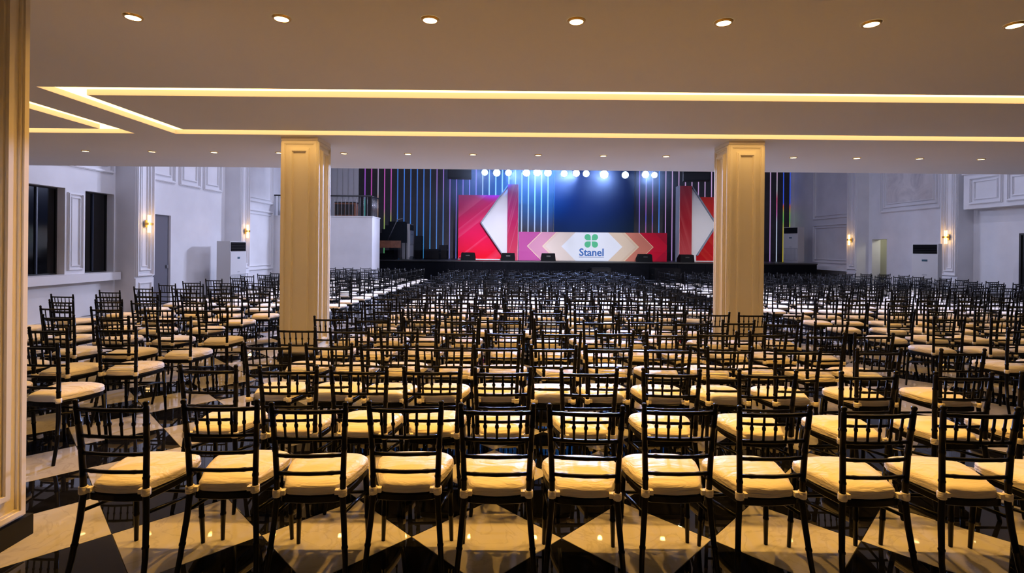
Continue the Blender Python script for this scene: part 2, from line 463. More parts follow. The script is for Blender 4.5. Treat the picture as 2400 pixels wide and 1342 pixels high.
W1 = (10.25, 11.22, 0.97, 2.84); W2 = (11.75, 12.60, 0.97, 2.84); D1 = (13.72, 14.70, 0.0, 2.457)
wl = wall_x('wall_left', XL, -0.35, YB, YF, 0, HIGH, [W1, W2, D1], M['wall'])
wl['label'] = 'white panelled side wall with dark windows and a doorway'
D2 = (20.75, 21.60, 0.0, 2.12); D3 = (14.2, 15.32, 0.0, 2.2)
wr = wall_x('wall_right', XR, 0.35, YB, YF, 0, HIGH, [D3, D2], M['wall'])
wr['label'] = 'white panelled side wall with balcony and a narrow doorway'
wb = struct(MB().box(XL - .35, XR + .35, YF, YF + .3, 0, HIGH).build('wall_back', M['wall']), 'wall behind the stage clad in dark panels and light strips')
wn = struct(MB().box(XL - .35, XR + .35, YB - .3, YB, 0, HIGH).build('wall_rear', M['reardark']), 'plain wall at the rear of the seating')

# windows in the left wall
for k, h in enumerate((W1, W2)):
    e = struct(empty('window_%d' % (k + 1), (XL - 0.19, h[0], h[2])), ('tall black night window cut by the foreground pillar', 'narrow black night window beside the wall pilaster')[k])
    L, H = h[1] - h[0], h[3] - h[2]
    for (a, b) in ((0.03, L / 2 - 0.015), (L / 2 + 0.015, L - 0.03)):
        MB().box(-0.012, 0, a, b, 0.03, H - 0.03).build('pane', M['nightglass'], e)
    MB().box(-0.03, 0.02, 0.0, 0.03, 0, H).box(-0.03, 0.02, L - 0.03, L, 0, H).box(-0.03, 0.02, 0.03, L - 0.03, 0, 0.03).box(-0.03, 0.02, 0.03, L - 0.03, H - 0.03, H).build('window_frame', M['blackm'], e)
    MB().box(-0.03, 0.03, L / 2 - 0.015, L / 2 + 0.015, 0.03, H - 0.03).build('mullion', M['bluemull'], e)
    MB().box(-0.06, -0.045, -0.05, L + .05, -0.05, H + .05).build('backing', M['acdark'], e)
sill = MB().box(XL, XL + 0.18, 9.0, 12.60, 0.78, 0.965).build('window_sill', M['trimw'], wl)
frame_x(wl, XL, 1, 11.28, 11.69, 1.05, 2.76, 0.05, 0.03)
frame_x(wl, XL, 1, 11.36, 11.61, 1.14, 2.67, 0.03, 0.02)
frame_x(wl, XL, 1, 10.0, 12.55, 3.33, 5.9, 0.07, 0.04)
frame_x(wl, XL, 1, 10.16, 12.39, 3.49, 5.74, 0.04, 0.03)
for a, b in ((13.80, 14.85), (15.03, 16.05), (16.2, 17.2)):
    frame_x(wl, XL, 1, a, b, 3.37, 5.9, 0.08, 0.045)
    frame_x(wl, XL, 1, a + .17, b - .17, 3.54, 5.73, 0.05, 0.03)
for z0, z1 in ((0.70, 3.0), (3.26, 5.9)):
    frame_x(wl, XL, 1, 18.4, 20.9, z0, z1, 0.08, 0.045)
    frame_x(wl, XL, 1, 18.55, 20.75, z0 + .15, z1 - .15, 0.04, 0.03)
# left doorway: closed grey door set back in its opening
d1 = struct(empty('door_1', (XL, D1[0], 0)), 'dark grey recessed doorway beside the pilaster')
MB().box(-0.10, -0.06, 0.0, 0.98, 0.0, 2.457).build('door_leaf', M['door'], d1)
MB().box(-0.06, -0.02, 0.86, 0.93, 0.98, 1.06).build('door_handle', M['steel'], d1)
# right wall
frame_x(wr, XR, -1, 18.10, 21.10, 3.17, 5.9, 0.09, 0.05)
frame_x(wr, XR, -1, 18.28, 20.92, 3.35, 5.72, 0.06, 0.04)
frame_x(wr, XR, -1, 18.42, 20.78, 3.49, 5.58, 0.04, 0.03)
MB().box(XR - 0.012, XR, 18.46, 20.74, 3.53, 5.54).build('mottled_panel', M['mottled'], wr)
for z0, z1 in ((1.04, 2.9), (3.14, 5.9)):
    frame_x(wr, XR, -1, 23.0, 25.8, z0, z1, 0.08, 0.045)
    frame_x(wr, XR, -1, 23.15, 25.65, z0 + .15, z1 - .15, 0.04, 0.03)
MB().box(XR - 0.5, XR, 22.42, 26.0, 0.74, 0.90).build('wall_ledge', M['trimw'], wr)
d2 = struct(empty('door_2', (XR, D2[0], 0)), 'narrow open doorway beside the far pilaster on the panelled wall')
MB().box(0.9, 0.95, -0.6, 1.6, 0.0, 2.4).build('corridor_wall', M['doorg'], d2)
MB().box(0.33, 0.36, 0.86, 0.95, 0, 2.4).box(0.36, 0.9, 1.1, 1.15, 0, 2.4).build('door_jamb', M['doorg'], d2)
cl_ = tag(empty('corridor_fill_lamp', (XR + 0.62, 20.6, 2.38)), 'added unseen lamp brightening the corridor beyond the narrow doorway', 'ceiling light')  # unseen lamp added to brighten the doorway's interior
MB().cyl((0, 0), 0.08, -0.03, 0.0, 16).build('shade', M['trimw'], cl_)
MB().box(-0.3, 0.35, -0.5, 1.2, 0.0, 0.04).build('mount', M['doorg'], cl_)
_d = bpy.data.lights.new('corridor_fill_bulb', 'POINT'); _d.energy = 14; _d.color = (1.0, 0.95, 0.75); _d.shadow_soft_size = 0.08
link('corridor_fill_bulb', _d, cl_, (0, 0, -0.12))
d3 = struct(empty('door_3', (XR, D3[0], 0)), 'black door at the edge of the picture under the balcony')
MB().box(0.02, 0.07, 0.0, 1.12, 0.0, 2.2).build('door_leaf', M['blackm'], d3)
MB().box(-0.02, 0.02, 1.06, 1.12, 0, 2.2).box(-0.02, 0.02, 0, 0.06, 0, 2.2).box(-0.02, 0.02, 0.06, 1.06, 2.14, 2.2).build('door_frame', M['blackm'], d3)
# balcony box on the right wall
bal = tag(empty('side_balcony', (XR, 11.0, 3.0)), 'white side balcony with framed panels above the black door', 'balcony')
bal['kind'] = 'thing'
bw = MB().box(-0.45, 0, 0, 5.72, 0, 1.1).build('balcony_front', M['wall'], bal)
MB().box(-0.52, 0, -0.02, 5.72, 1.1, 1.2).build('balcony_cap', M['trimw'], bal)
for k in range(4):
    a = 5.62 - 1.25 * (k + 1)
    mb_f = frame_x(bal, -0.45, -1, a, a + 1.12, 0.13, 1.0, 0.08, 0.045)
    frame_x(bal, -0.45, -1, a + .15, a + .97, 0.27, 0.87, 0.05, 0.03)

# pilasters (part of the walls' structure, each its own object)
def pilaster(X, s, y0, y1, label, protrude=0.48):
    e = struct(empty('wall_pilaster', (X, (y0 + y1) / 2, 0)), label)
    h = (y1 - y0) / 2
    a, b = sorted((0, s * protrude))
    MB().box(a, b, -h, h, 0.0, HIGH).build('shaft', M['wall'], e)
    a, b = sorted((s * (protrude), s * (protrude + 0.03)))
    MB().box(a, b, -h - .0, h, 0.0, 0.80).build('plinth', M['trimw'], e)
    F = s * protrude
    frame_x(e, F, s, -h + .01, h - .01, 0.84, HIGH - .1, 0.06, 0.045)
    frame_x(e, F, s, -h + .12, h - .12, 0.98, HIGH - .25, 0.05, 0.035)
    frame_x(e, F, s, -h + .21, h - .21, 1.08, HIGH - .35, 0.03, 0.02)
    frame_x(e, F + s * 0.03, s, -h + .1, h - .1, 0.15, 0.70, 0.04, 0.02)
    return e
pilaster(XL, 1, 12.64, 13.28, 'white moulded pilaster beside the black windows')
pilaster(XL, 1, 17.46, 18.10, 'white moulded pilaster behind the air conditioner near the yellow column')
pilaster(XR, -1, 16.86, 17.50, 'white moulded pilaster at the end of the side balcony', 0.5)
pilaster(XR, -1, 21.80, 22.40, 'white moulded pilaster between the narrow doorway and the stage', 0.5)

# ------------------------------------------------------------------ columns of the low ceiling
def column(x0, x1, y0, y1, label):
    cx, cy = (x0 + x1) / 2, (y0 + y1) / 2; hx, hy = (x1 - x0) / 2, (y1 - y0) / 2
    e = struct(empty('column', (cx, cy, 0)), label)
    MB().box(-hx, hx, -hy, hy, 0.0, CEIL).build('shaft', M['colp'], e)
    q = 0.03
    MB().box(-hx - q, hx + q, -hy - q, hy + q, 0.0, 0.115).build('base', M['blackbase'], e)
    MB().box(-hx - .012, hx + .012, -hy - .012, hy + .012, CEIL - 0.05, CEIL).build('capital', M['colp'], e)
    for s in (-1, 1):
        for inset, wd, dp, z0, z1 in ((0.0, 0.05, 0.016, 0.125, CEIL - 0.055), (0.105, 0.055, 0.028, 0.25, CEIL - 0.16)):
            f = frame_y(e, s * hy, s, -hx + inset, hx - inset, z0, z1, wd, dp, M['colp'])
            f = frame_x(e, s * hx, s, -hy + inset, hy - inset, z0, z1, wd, dp)
            f.data.materials[0] = M['colp']
    return e
column(-3.27, -2.775, 7.35, 7.85, 'yellow lit square column with panel mouldings among the seats')
column(3.07, 3.555, 7.35, 7.85, 'cream square column with panel mouldings in front of the stage')
column(-3.215, -2.725, 2.40, 2.905, 'foreground pillar with black base at the picture edge')

# ------------------------------------------------------------------ downlights
def downlight(x, y, label, group, en=1.0):
    e = tag(empty('downlight', (x, y, CEIL)), label, 'ceiling light', group)
    n = 28
    def ring(r, z): return [(r * math.cos(2 * PI * k / n), r * math.sin(2 * PI * k / n), z) for k in range(n)]
    MB().rings([ring(.046, -0.010), ring(.049, -0.013), ring(.058, -0.010), ring(.064, -0.001)][::-1], False).build('trim_ring', M['brass'], e)
    MB().rings([ring(.047, -0.009), ring(.03, -0.011), ring(.004, -0.0115)][::-1], True).build('lens', M['lens'], e)
    spot('downlight_lamp', (x, y, CEIL - 0.03), (x, y, 0), E_DOWN * en, WARM, 135, 1.0, 0.035, e)
    return e
nx = [(307 - 1200) / FPX * 3.51, (655 - 1200) / FPX * 3.51, -0.569, 0.422, 1.42, 2.42, 3.39]
for k, x in enumerate(nx):
    downlight(x, 3.51, 'round recessed downlight, %s from the left in the near ceiling row' % ORD[k], 'near row of ceiling downlights')
fx = [-7.08, -5.98, -4.95, -3.87, -2.80, -1.74, -0.66, 0.42, 1.50, 2.54, 3.60, 4.65, 5.70, 6.74, 7.76]
k = 0
for x in fx:
    if x == 3.60: continue
    downlight(x, 8.59, 'small recessed downlight, %s from the left in the far ceiling row' % ORD[k], 'far row of ceiling downlights', 0.5); k += 1
# ------------------------------------------------------------------ added fill lamps high in the hall, unseen above the soffit line
for i, (x, y, f) in enumerate(((-3.5, 12.6, 1.0), (2.5, 12.4, 1.2), (8.0, 12.6, 1.0), (2.5, 17.0, 0.5), (-4.5, 17.5, 0.3))):
    e = tag(empty('high_fill_lamp', (x, y, HIGH)), 'added unseen fill lamp high over the hall, above the ' + ('left near seats', 'middle near seats', 'right near seats', 'middle far seats', 'left far seats')[i], 'ceiling light', 'added high fill lamps')
    MB().cyl((0, 0), 0.30, -0.14, 0.0, 28, 0.22).build('housing', M['trimw'], e)
    MB().cyl((0, 0), 0.27, -0.15, -0.139, 28).build('diffuser', M['setwhite'], e)
    spot('high_fill_beam', (x, y, HIGH - 0.2), (x, y - 0.3, 0), E_HALL * f, (0.50, 0.56, 1.0), 66, 0.8, 0.22, e)
    area('high_fill_glow', (x, y, HIGH - 0.17), 0.5, 0.5, E_HALL * 0.036, (0.78, 0.76, 1.0), e)

# ------------------------------------------------------------------ sconces
def sconce(X, s, y, z, label):
    e = tag(empty('wall_sconce', (X, y, z)), label, 'wall lamp', 'brass wall sconces')
    MB().box(*sorted((0, s * 0.03)), -0.05, 0.05, -0.09, 0.09).build('back_plate', M['brass'], e)
    MB().box(*sorted((s * 0.03, s * 0.13)), -0.085, 0.085, -0.03, 0.03).build('bracket', M['brass'], e)
    for yy in (-0.036, 0.036):
        for z0, z1 in ((0.03, 0.22), (-0.22, -0.03)):
            t = MB().cyl((s * 0.085, yy), 0.019, z0, z1, 12).build('glass_tube', M['sconce'], e)
    d = bpy.data.lights.new('sconce_lamp', 'POINT'); d.energy = E_SCONCE; d.color = WARM; d.shadow_soft_size = 0.05
    o = link('sconce_lamp', d, e, (s * 0.2, 0, 0.0))
sconce(XL + 0.525, 1, 12.96, 2.15, 'lit brass wall sconce on the pilaster beside the black windows')
sconce(XL + 0.525, 1, 17.78, 2.12, 'lit brass wall sconce on the pilaster behind the air conditioner')
sconce(XR - 0.545, -1, 17.18, 2.12, 'lit brass wall sconce on the pilaster near the side balcony')
sconce(XR - 0.545, -1, 22.10, 2.10, 'lit brass wall sconce on the far pilaster beside the narrow doorway')

# ------------------------------------------------------------------ backdrop with LED strips
PW = 0.3475
x0 = -8.19
k = 0
pm = MB().box(0.032, PW - 0.032, 0, 0.07, 0, HIGH - 0.0).mesh('panel', M['panel'])
sm = {}
for nm, mt in LED.items():
    sm[nm] = MB().box(-0.022, 0.022, 0, 0.03, 1.0, 6.6).mesh('led_strip_' + nm, mt)
um = MB().box(-0.022, 0.022, 0, 0.03, 6.61, 9.4).mesh('led_strip_upper', LED['blue'])
def strip_kind(px):
    if px < 858: return 'purple_teal'
    if px < 874: return 'magenta'
    if px < 890: return 'amber'
    if px < 920: return 'magenta_green'
    if px < 1040: return 'blue' if px < 1015 else 'blue_violet'
    if px < 1115: return 'violet'
    if px < 1300: return 'white'
    if px < 1500: return 'violet'
    if px < 1540: return 'pink_blue'
    if px < 1556: return 'blue'
    if px < 1640: return 'lilac'
    if px < 1812: return 'lilac'
    if px < 1826: return 'pink_white'
    return 'blue_green'
x = x0
while x + PW <= XR + 0.05:
    link('panel', pm, wb, (x, YF - 0.07, 0))
    xs = x + PW
    px = 1200 + xs * FPX / (YF - 0.1)
    if xs < XR - 0.05:
        link('led_strip', sm[strip_kind(px)], wb, (xs, YF - 0.06, 0))
        link('led_strip', um, wb, (xs, YF - 0.06, 0))
    x += PW
for k in range(5):
    MB().box(XL + 0.1 + 0.29 * k, XL + 0.34 + 0.29 * k, YF - 0.05, YF, 0.0, HIGH).build('pale_panel', M['trimw'], wb)

# ------------------------------------------------------------------ stage
SY0, SH = 23.5, 1.04
st = tag(empty('stage', (3.7, SY0, 0)), 'long black stage platform with dark skirt across the hall end', 'stage')
SXA, SXB = -6.4 - 3.7, 13.85 - 3.7
MB().box(SXA, SXB, 0.0, YF - SY0 - 0.08, SH - 0.06, SH).build('deck', M['stage'], st)
nsk = 16
for k in range(nsk):
    a = SXA + (SXB - SXA) * k / nsk; b = SXA + (SXB - SXA) * (k + 1) / nsk
    MB().box(a + .004, b - .004, 0.03, 0.06, 0.0, SH - 0.06).build('skirt_panel', M['blackc'], st)
MB().box(SXA, SXB, -0.015, 0.0, SH - 0.05, SH).build('edge_trim', M['blackm'], st)
MB().box(SXA, SXA + 0.03, 0.06, YF - SY0 - 0.1, 0, SH - 0.06).box(SXB - 0.03, SXB, 0.06, YF - SY0 - 0.1, 0, SH - 0.06).build('side_skirt', M['blackc'], st)

PY = 25.0   # depth of the printed set
def px2x(px, y): return (px - 1200) * y / FPX
def pz(py, px, y): return CAMH - (py - 0.0092 * (px - 1200) - 580) * y / FPX
# screen
S = tag(empty('stage_screen', (px2x(1393, 27.2), YF - 0.12, 2.47)), 'large dark blank screen in the centre of the stage backdrop', 'screen')
hw = px2x(1487, 27.3) - px2x(1393, 27.3)
MB().box(-hw, hw, -0.06, 0.04, 0, 3.9).build('display', M['screen'], S)
MB().box(-hw - .03, -hw, -0.08, 0.04, -0.03, 3.93).box(hw, hw + .03, -0.08, 0.04, -0.03, 3.93).box(-hw, hw, -0.08, 0.04, -0.03, 0).build('bezel', M['blackm'], S)

def set_wing(xo, xi_fin0, xi_fin1, apex, label, pm_, fm_, s):
    """red printed flat with a white triangular box and a tall fin. s=+1: fin on the right side (stage right wing)"""
    e = tag(empty('set_wing', ((xo + xi_fin1) / 2, PY, SH)), label, 'stage set')
    ox = (xo + xi_fin1) / 2
    a, b = sorted((xo - ox, xi_fin0 - ox))
    MB().box(a, b, 0.10, 0.16, 0.02, 3.13).build('printed_flat', pm_, e)
    MB().box(a, b, 0.06, 0.10, 0.0, 0.05).build('white_kerb', M['setwhite'], e)
    f0, f1 = sorted((xi_fin0 - ox, xi_fin1 - ox))
    MB().box(f0 + 0.01, f1 - 0.01, -0.40, 0.16, 0.0, 3.60).build('fin', fm_, e)
    sd = f1 - 0.012 if s > 0 else f0
    MB().box(sd, sd + 0.014, -0.42, 0.16, 0.0, 3.62).build('fin_edge', M['setwhite'], e)
    xr = (f0 if s > 0 else f1); xa = apex - ox
    xb = xr - s * 0.27
    poly = [(xb, 0.30), (xb, 0.02), (xr, 0.02), (xr, 3.58), (xa, 1.78)]
    if s > 0: poly = [(xa, 1.78), (xb + s * 0.0, 0.32), (xb, 0.02), (xr, 0.02), (xr, 3.58)]
    else: poly = [(xr, 3.58), (xr, 0.02), (xb, 0.02), (xb, 0.32), (xa, 1.78)]
    MB().prism_y(poly, -0.22, 0.10).build('white_arrow', M['setwhite'], e)
    # rim along the two sloping edges, edge shadow put into its blue-grey colour
    for (p, q) in (((xr, 3.58), (xa, 1.78)), ((xa, 1.78), (xb, 0.32))):
        dx, dz = q[0] - p[0], q[1] - p[1]; L = math.hypot(dx, dz); nxn, nzn = -dz / L * 0.05, dx / L * 0.05
        pl = [(p[0], p[1]), (q[0], q[1]), (q[0] + nxn, q[1] + nzn), (p[0] + nxn, p[1] + nzn)]
        ar = sum(pl[i][0] * pl[(i + 1) % 4][1] - pl[(i + 1) % 4][0] * pl[i][1] for i in range(4))
        if ar < 0: pl = pl[::-1]
        MB().prism_y(pl, -0.34, 0.10).build('arrow_rim', M['setshade'], e)
    return e
set_wing(px2x(1073, PY), px2x(1188.5, PY), px2x(1214, PY), px2x(1126, PY), 'pink red set wing with white arrow pointing away from the logo banner', M['pink_print'], M['fin_pink'], 1)
set_wing(px2x(1703, PY), px2x(1614.6, PY), px2x(1585, PY), px2x(1672, PY), 'deep red set wing with white arrow, partly behind the cream column', M['red_print'], M['fin_red'], -1)

# banner desk with logo
bx0, bx1 = px2x(1215.5, PY), px2x(1563, PY)
BW, BH = bx1 - bx0, 1.37
bn = tag(empty('logo_banner', (bx0, PY, SH)), 'wide low printed banner with chevrons, green clover logo and name', 'banner')
U = PY / FPX
H2 = BH / 2
def cl(px): return px * U
MB().box(0, BW, 0, 0.10, 0.0, BH).build('board', M['setwhite'], bn)
def poly(pts, layer, nm, mt):
    y1 = -0.0015 * layer
    MB().prism_y(pts, y1 - 0.0015, y1).build(nm, mt, bn)
def hexa(l, r):
    """region between a left-pointing apex at l and a right-pointing apex at r, 45 degrees, clipped to the board"""
    pts = []
    def lx(z):  # left boundary at height z
        return max(0.0, l + abs(z - H2))
    def rx(z):
        return min(BW, r - abs(z - H2))
    zs = sorted(set([0, H2, BH]
        + ([H2 - (0 - l), H2 + (0 - l)] if l < 0 and -l < H2 else [])
        + ([H2 - (r - BW), H2 + (r - BW)] if r > BW and r - BW < H2 else [])))
    return [(rx(z), z) for z in zs] + [(lx(z), z) for z in zs[::-1]]
def half(l, r, side):
    return hexa(l, r)
mid = cl(171)
P_ = print_mat
bands = [  # left magenta tones have the purple stage light put into the colour
 (-40, 400, P_('magenta', (0.52, 0.10, 0.34)), P_('crimson', (0.45, 0.006, 0.035))),
 (21, 352, P_('mauve_purple_lit', (0.62, 0.24, 0.40)), P_('red', (0.58, 0.006, 0.035))),
 (19.5, 316, M['gold'], M['gold']),
 (21.5, 314.5, P_('rose_purple_lit', (0.64, 0.30, 0.44)), P_('terracotta', (0.60, 0.20, 0.14))),
 (55, 282, M['gold'], M['gold']),
 (57, 280, P_('peach', (0.72, 0.58, 0.52)), P_('sand', (0.68, 0.52, 0.38))),
 (63, 273, P_('pale_peach', (0.74, 0.64, 0.58)), P_('pale_sand', (0.72, 0.58, 0.44))),
]
for li, (l, r, ml, mr) in enumerate(bands):
    lp = hexa(cl(l), 1e3); rp = hexa(-1e3, cl(r))
    lp = [(min(x_, mid), z_) for x_, z_ in lp]; rp = [(max(x_, mid), z_) for x_, z_ in rp]
    poly(lp, li, 'chevron', ml); poly(rp, li, 'chevron', mr)
poly(hexa(cl(100), cl(243)), 8, 'white_hexagon', P_('white', (0.80, 0.84, 0.92)))
# clover logo: four petals, each a rounded square with a sharp inner corner
lx0, lz0 = cl(170), H2 + cl(13.5)
def petal(sx, sz):
    a, gpx = cl(14.6), cl(1.3)
    pts = [(gpx, gpx)]
    R = a * 0.5
    loc = [(gpx, gpx)]
    def arc(cx, cz, a0, a1):
        return [(cx + R * math.cos(math.radians(a0 + (a1 - a0) * t / 6)), cz + R * math.sin(math.radians(a0 + (a1 - a0) * t / 6))) for t in range(7)]
    loc += arc(gpx + a - R, gpx + R * 1.0, -90, 0) + arc(gpx + a - R, gpx + a - R, 0, 90) + arc(gpx + R, gpx + a - R, 90, 180)
    pts = [(lx0 + sx * p, lz0 + sz * q) for p, q in loc]
    if sx * sz < 0: pts = pts[::-1]
    return pts
green = P_('green', (0.10, 0.52, 0.27))
for sx in (-1, 1):
    for sz in (-1, 1):
        poly(petal(sx, sz), 10, 'clover_petal', green)
def text_mesh(txt, name, size, mt, parent, loc, bold=0.0, xscale=1.0):
    c = bpy.data.curves.new(name, 'FONT'); c.body = txt; c.size = size; c.align_x = 'CENTER'; c.extrude = 0.001; c.offset = bold; c.resolution_u = 3
    o = bpy.data.objects.new(name + '_tmp', c); COL.objects.link(o)
    bpy.context.view_layer.update()
    me = bpy.data.meshes.new_from_object(o.evaluated_get(bpy.context.evaluated_depsgraph_get()))
    bpy.data.objects.remove(o, do_unlink=True)
    me.materials.clear(); me.materials.append(mt)
    t = link(name, me, parent, loc); t.rotation_euler = (PI / 2, 0, 0); t.scale = (xscale, 1, 1)
    return t
blue = P_('blue', (0.05, 0.16, 0.46))
text_mesh('Stanel', 'lettering', 0.50, blue, bn, (cl(171), -0.019, H2 - cl(21.5)), 0.012, 1.0)
poly([(cl(141.5), H2 - cl(25.5)), (cl(200), H2 - cl(25.5)), (cl(200), H2 - cl(23.7)), (cl(141.5), H2 - cl(23.7))], 10, 'underline', P_('slate', (0.25, 0.33, 0.50)))

# stage monitors
def wedge(x, y, z, label, w_=0.66, h_=0.36, d_=0.5):
    e = tag(empty('stage_monitor', (x, y, z)), label, 'speaker', 'stage monitor wedges')
    hw_ = w_ / 2
    mb = MB(); n = 0
    prof = [(-d_ / 2, 0), (d_ / 2, 0), (d_ / 2, h_ * 0.45), (0.02, h_), (-d_ / 2, h_ * 0.93)]
    for xx, k_ in ((-hw_, 1.0), (hw_, 1.0)):
        mb.v += [(xx * (0.9 if pz_ > h_ * 0.6 else 1.0), py_, pz_) for py_, pz_ in prof]
    m_ = len(prof)
    mb.face(list(range(m_))[::-1]); mb.face([m_ + i_ for i_ in range(m_)])
    for i_ in range(m_):
        j_ = (i_ + 1) % m_
        mb.face((i_, j_, m_ + j_, m_ + i_))
    mb.build('cabinet', M['box'], e)
    MB().box(-0.09, 0.09, -d_ / 2 - 0.012, -d_ / 2 + .002, h_ * 0.55, h_ * 0.7).build('handle', M['blackm'], e)
    MB().box(-hw_ * 0.8, hw_ * 0.8, d_ / 2, d_ / 2 + 0.01, 0.03, h_ * .4).build('grille', M['grill'], e)
for px, lab in ((1097.5, 'black stage monitor in front of the pink set wing, leftmost of five'), (1191, 'black stage monitor in front of the magenta fin'),
                (1285, 'black stage monitor in front of the banner, left of the logo'), (1510, 'black stage monitor in front of the banner end, right of the logo'),
                (1607, 'black stage monitor in front of the deep red fin')):
    wedge(px2x(px, 23.95), 23.95, SH, lab)
# boxes on and before the stage
def cabinet(x, y, z, w_, d_, h_, label, rz=0.0, name='speaker_cabinet'):
    e = tag(empty(name, (x, y, z), rz), label, 'speaker')
    MB().box(-w_ / 2, w_ / 2, -d_ / 2 + .02, d_ / 2, 0, h_).build('cabinet', M['box'], e)
    MB().box(-w_ / 2 + .03, w_ / 2 - .03, -d_ / 2, -d_ / 2 + .02, .03, h_ - .03).build('grille', M['grill'], e)
    for s_ in (-1, 1):
        MB().box(*sorted((s_ * w_ / 2, s_ * (w_ / 2 + 0.012))), -0.1, 0.1, h_ * .6, h_ * .6 + .06).build('handle', M['blackm'], e)
cabinet(px2x(1013, 25.6), 25.6, SH, 0.76, 0.55, 0.50, 'black cabinet on the stage beside the pink set wing')
cabinet(px2x(982, 26.6), 26.6, SH, 0.36, 0.4, 1.16, 'tall black cabinet on the stage beside the white air conditioner')
cabinet(px2x(1040, 26.6), 26.6, SH, 0.40, 0.4, 0.70, 'small black cabinet behind the pink set wing edge')
cabinet(px2x(1407, 22.8), 22.8, 0, 0.85, 0.7, 0.80, 'black subwoofer on the floor below the clover logo')
cabinet(px2x(1560, 22.8), 22.8, 0, 1.15, 0.7, 0.80, 'wide black subwoofer on the floor below the banner end')

# ------------------------------------------------------------------ truss with stage lamps, hung speakers
TY, TZ = 22.0, 5.35
tr = tag(empty('lighting_truss', (3.5, TY, TZ)), 'black lighting truss carrying the row of stage lamps', 'truss')
for dy, dz in ((-0.15, 0), (0.15, 0), (-0.15, 0.3), (0.15, 0.3)):
    MB().tube([(-6.2, dy, dz), (6.2, dy, dz)], 0.025, 8).build('chord', M['blackm'], tr)
for i in range(24):
    a = -6.2 + 12.4 * i / 24; b = a + 12.4 / 24
    for dy in (-0.15, 0.15):
        MB().tube([(a, dy, 0), ((a + b) / 2, dy, 0.3), (b, dy, 0)], 0.012, 5).build('brace', M['blackm'], tr)
for a in (-6, 0, 6):
    MB().tube([(a, 0, 0.3), (a, 0, HIGH - TZ)], 0.012, 6).build('hanger', M['blackm'], tr)
pars = [(1135, 405, 0.8, (0.55, 0.75, 1)), (1163, 406, 1.2, (0.72, 0.86, 1)), (1190, 406, 0.8, (0.6, 0.8, 1)),
        (1232, 406, 1.2, (0.7, 0.85, 1)), (1257, 405, 1.3, (1, 0.93, 0.85)), (1282, 406, 1.2, (0.75, 0.88, 1)),
        (1320, 408, 0.85, (0.7, 0.84, 1)), (1348, 407, 1.05, (1, 0.78, 0.5)), (1371, 408, 0.9, (0.75, 0.88, 1)),
        (1413, 410, 1.6, (0.95, 0.95, 1)), (1462, 411, 1.1, (0.6, 0.82, 1)), (1509, 410, 1.05, (1, 0.72, 0.36)), (1530, 411, 0.7, (0.7, 0.85, 1))]
aims = [(-7.5, 14, .8, 95), (-9.0, 15, .8, 95), (4, 7, 4.5, 42), (-8, 18, .8, 95), (1, 5, 3, 48), (-8.5, 13, .8, 95), (-1, 6, 3, 48), (-3.5, 7, 4.5, 40), (12, 13, .45, 80), (0, 8, 3, 55), (11, 15, .5, 80), (4, 8, 3, 50), (14.5, 17, .5, 80)]
for k, (px, py, sc, colr) in enumerate(pars):
    x = px2x(px, TY); z = pz(py, px, TY)
    e = tag(empty('stage_lamp', (x, TY - 0.15, z)), 'glowing stage par lamp, %s from the left along the truss' % ORD[k], 'stage lamp', 'row of lit stage lamps')
    R = 0.135 * (0.75 + 0.35 * sc)
    d = Vector((0, -1, -0.25)).normalized()
    bk = -d * 0.30
    MB().tube([tuple(bk), tuple(bk * 0.5), (0, 0, 0)], [R * 0.5, R * 0.95, R], 16).build('can', M['blackm'], e)
    MB().tube([tuple(d * 0.002), tuple(d * 0.02), tuple(d * 0.03)], [R * 0.94, R * 0.86, R * 0.4], 20).build('lens', emissive('par_lens_%d' % k, colr, 9 * sc), e)
    MB().tube([(-R - .03, 0.06, 0.02), (-R - .03, 0.0, R + .1), (R + .03, 0.0, R + .1), (R + .03, 0.06, 0.02)], 0.012, 5).tube([(0, 0.0, R + .1), (0, 0.0, TZ - z - 0.018)], 0.015, 6).build('yoke', M['blackm'], e)
    tx, ty, me_, cone = aims[k]
    spot('stage_lamp_beam', (x, TY - 0.25, z - 0.04), (tx, ty, 1.2), E_PAR * sc * me_, (tuple(c * 0.7 + l * 0.3 for c, l in zip(COLD, colr)) if me_ < 1 else (0.36, 0.50, 1.0)), cone, 0.9, 0.1, e)
# blue washes on the backdrop from the same truss
for k, (x, tx, col, en, sz, tz_) in enumerate(((1.3, 1.1, (0.03, 0.30, 1.0), 1.0, 60, 5.2), (3.0, 3.4, (0.0, 0.16, 1.0), 0.6, 80, 5.2), (-0.8, -1.0, (0.03, 0.22, 1.0), 0.8, 60, 5.2), (2.2, 1.6, (0.03, 0.32, 1.0), 2.5, 60, 7.9))):
    e = tag(empty('wash_lamp', (x, TY + 0.47, 5.38)), 'dark wash lamp facing the backdrop ' + ('beside the screen', 'in front of the screen', 'above the pink set wing', 'high above the stage')[k], 'stage lamp', 'backdrop wash lamps')
    MB().tube([(0, -0.25, 0.08), (0, 0, 0)], [0.1, 0.13], 14).build('can', M['blackm'], e)
    MB().tube([(0, -0.2, 0.03), (0, -0.30, -0.02)], 0.02, 6).build('clamp', M['blackm'], e)
    spot('wash_beam', (x, TY + 0.55, 5.36), (tx, YF, tz_), E_WASH * en, col, sz, 0.9, 0.1, e)
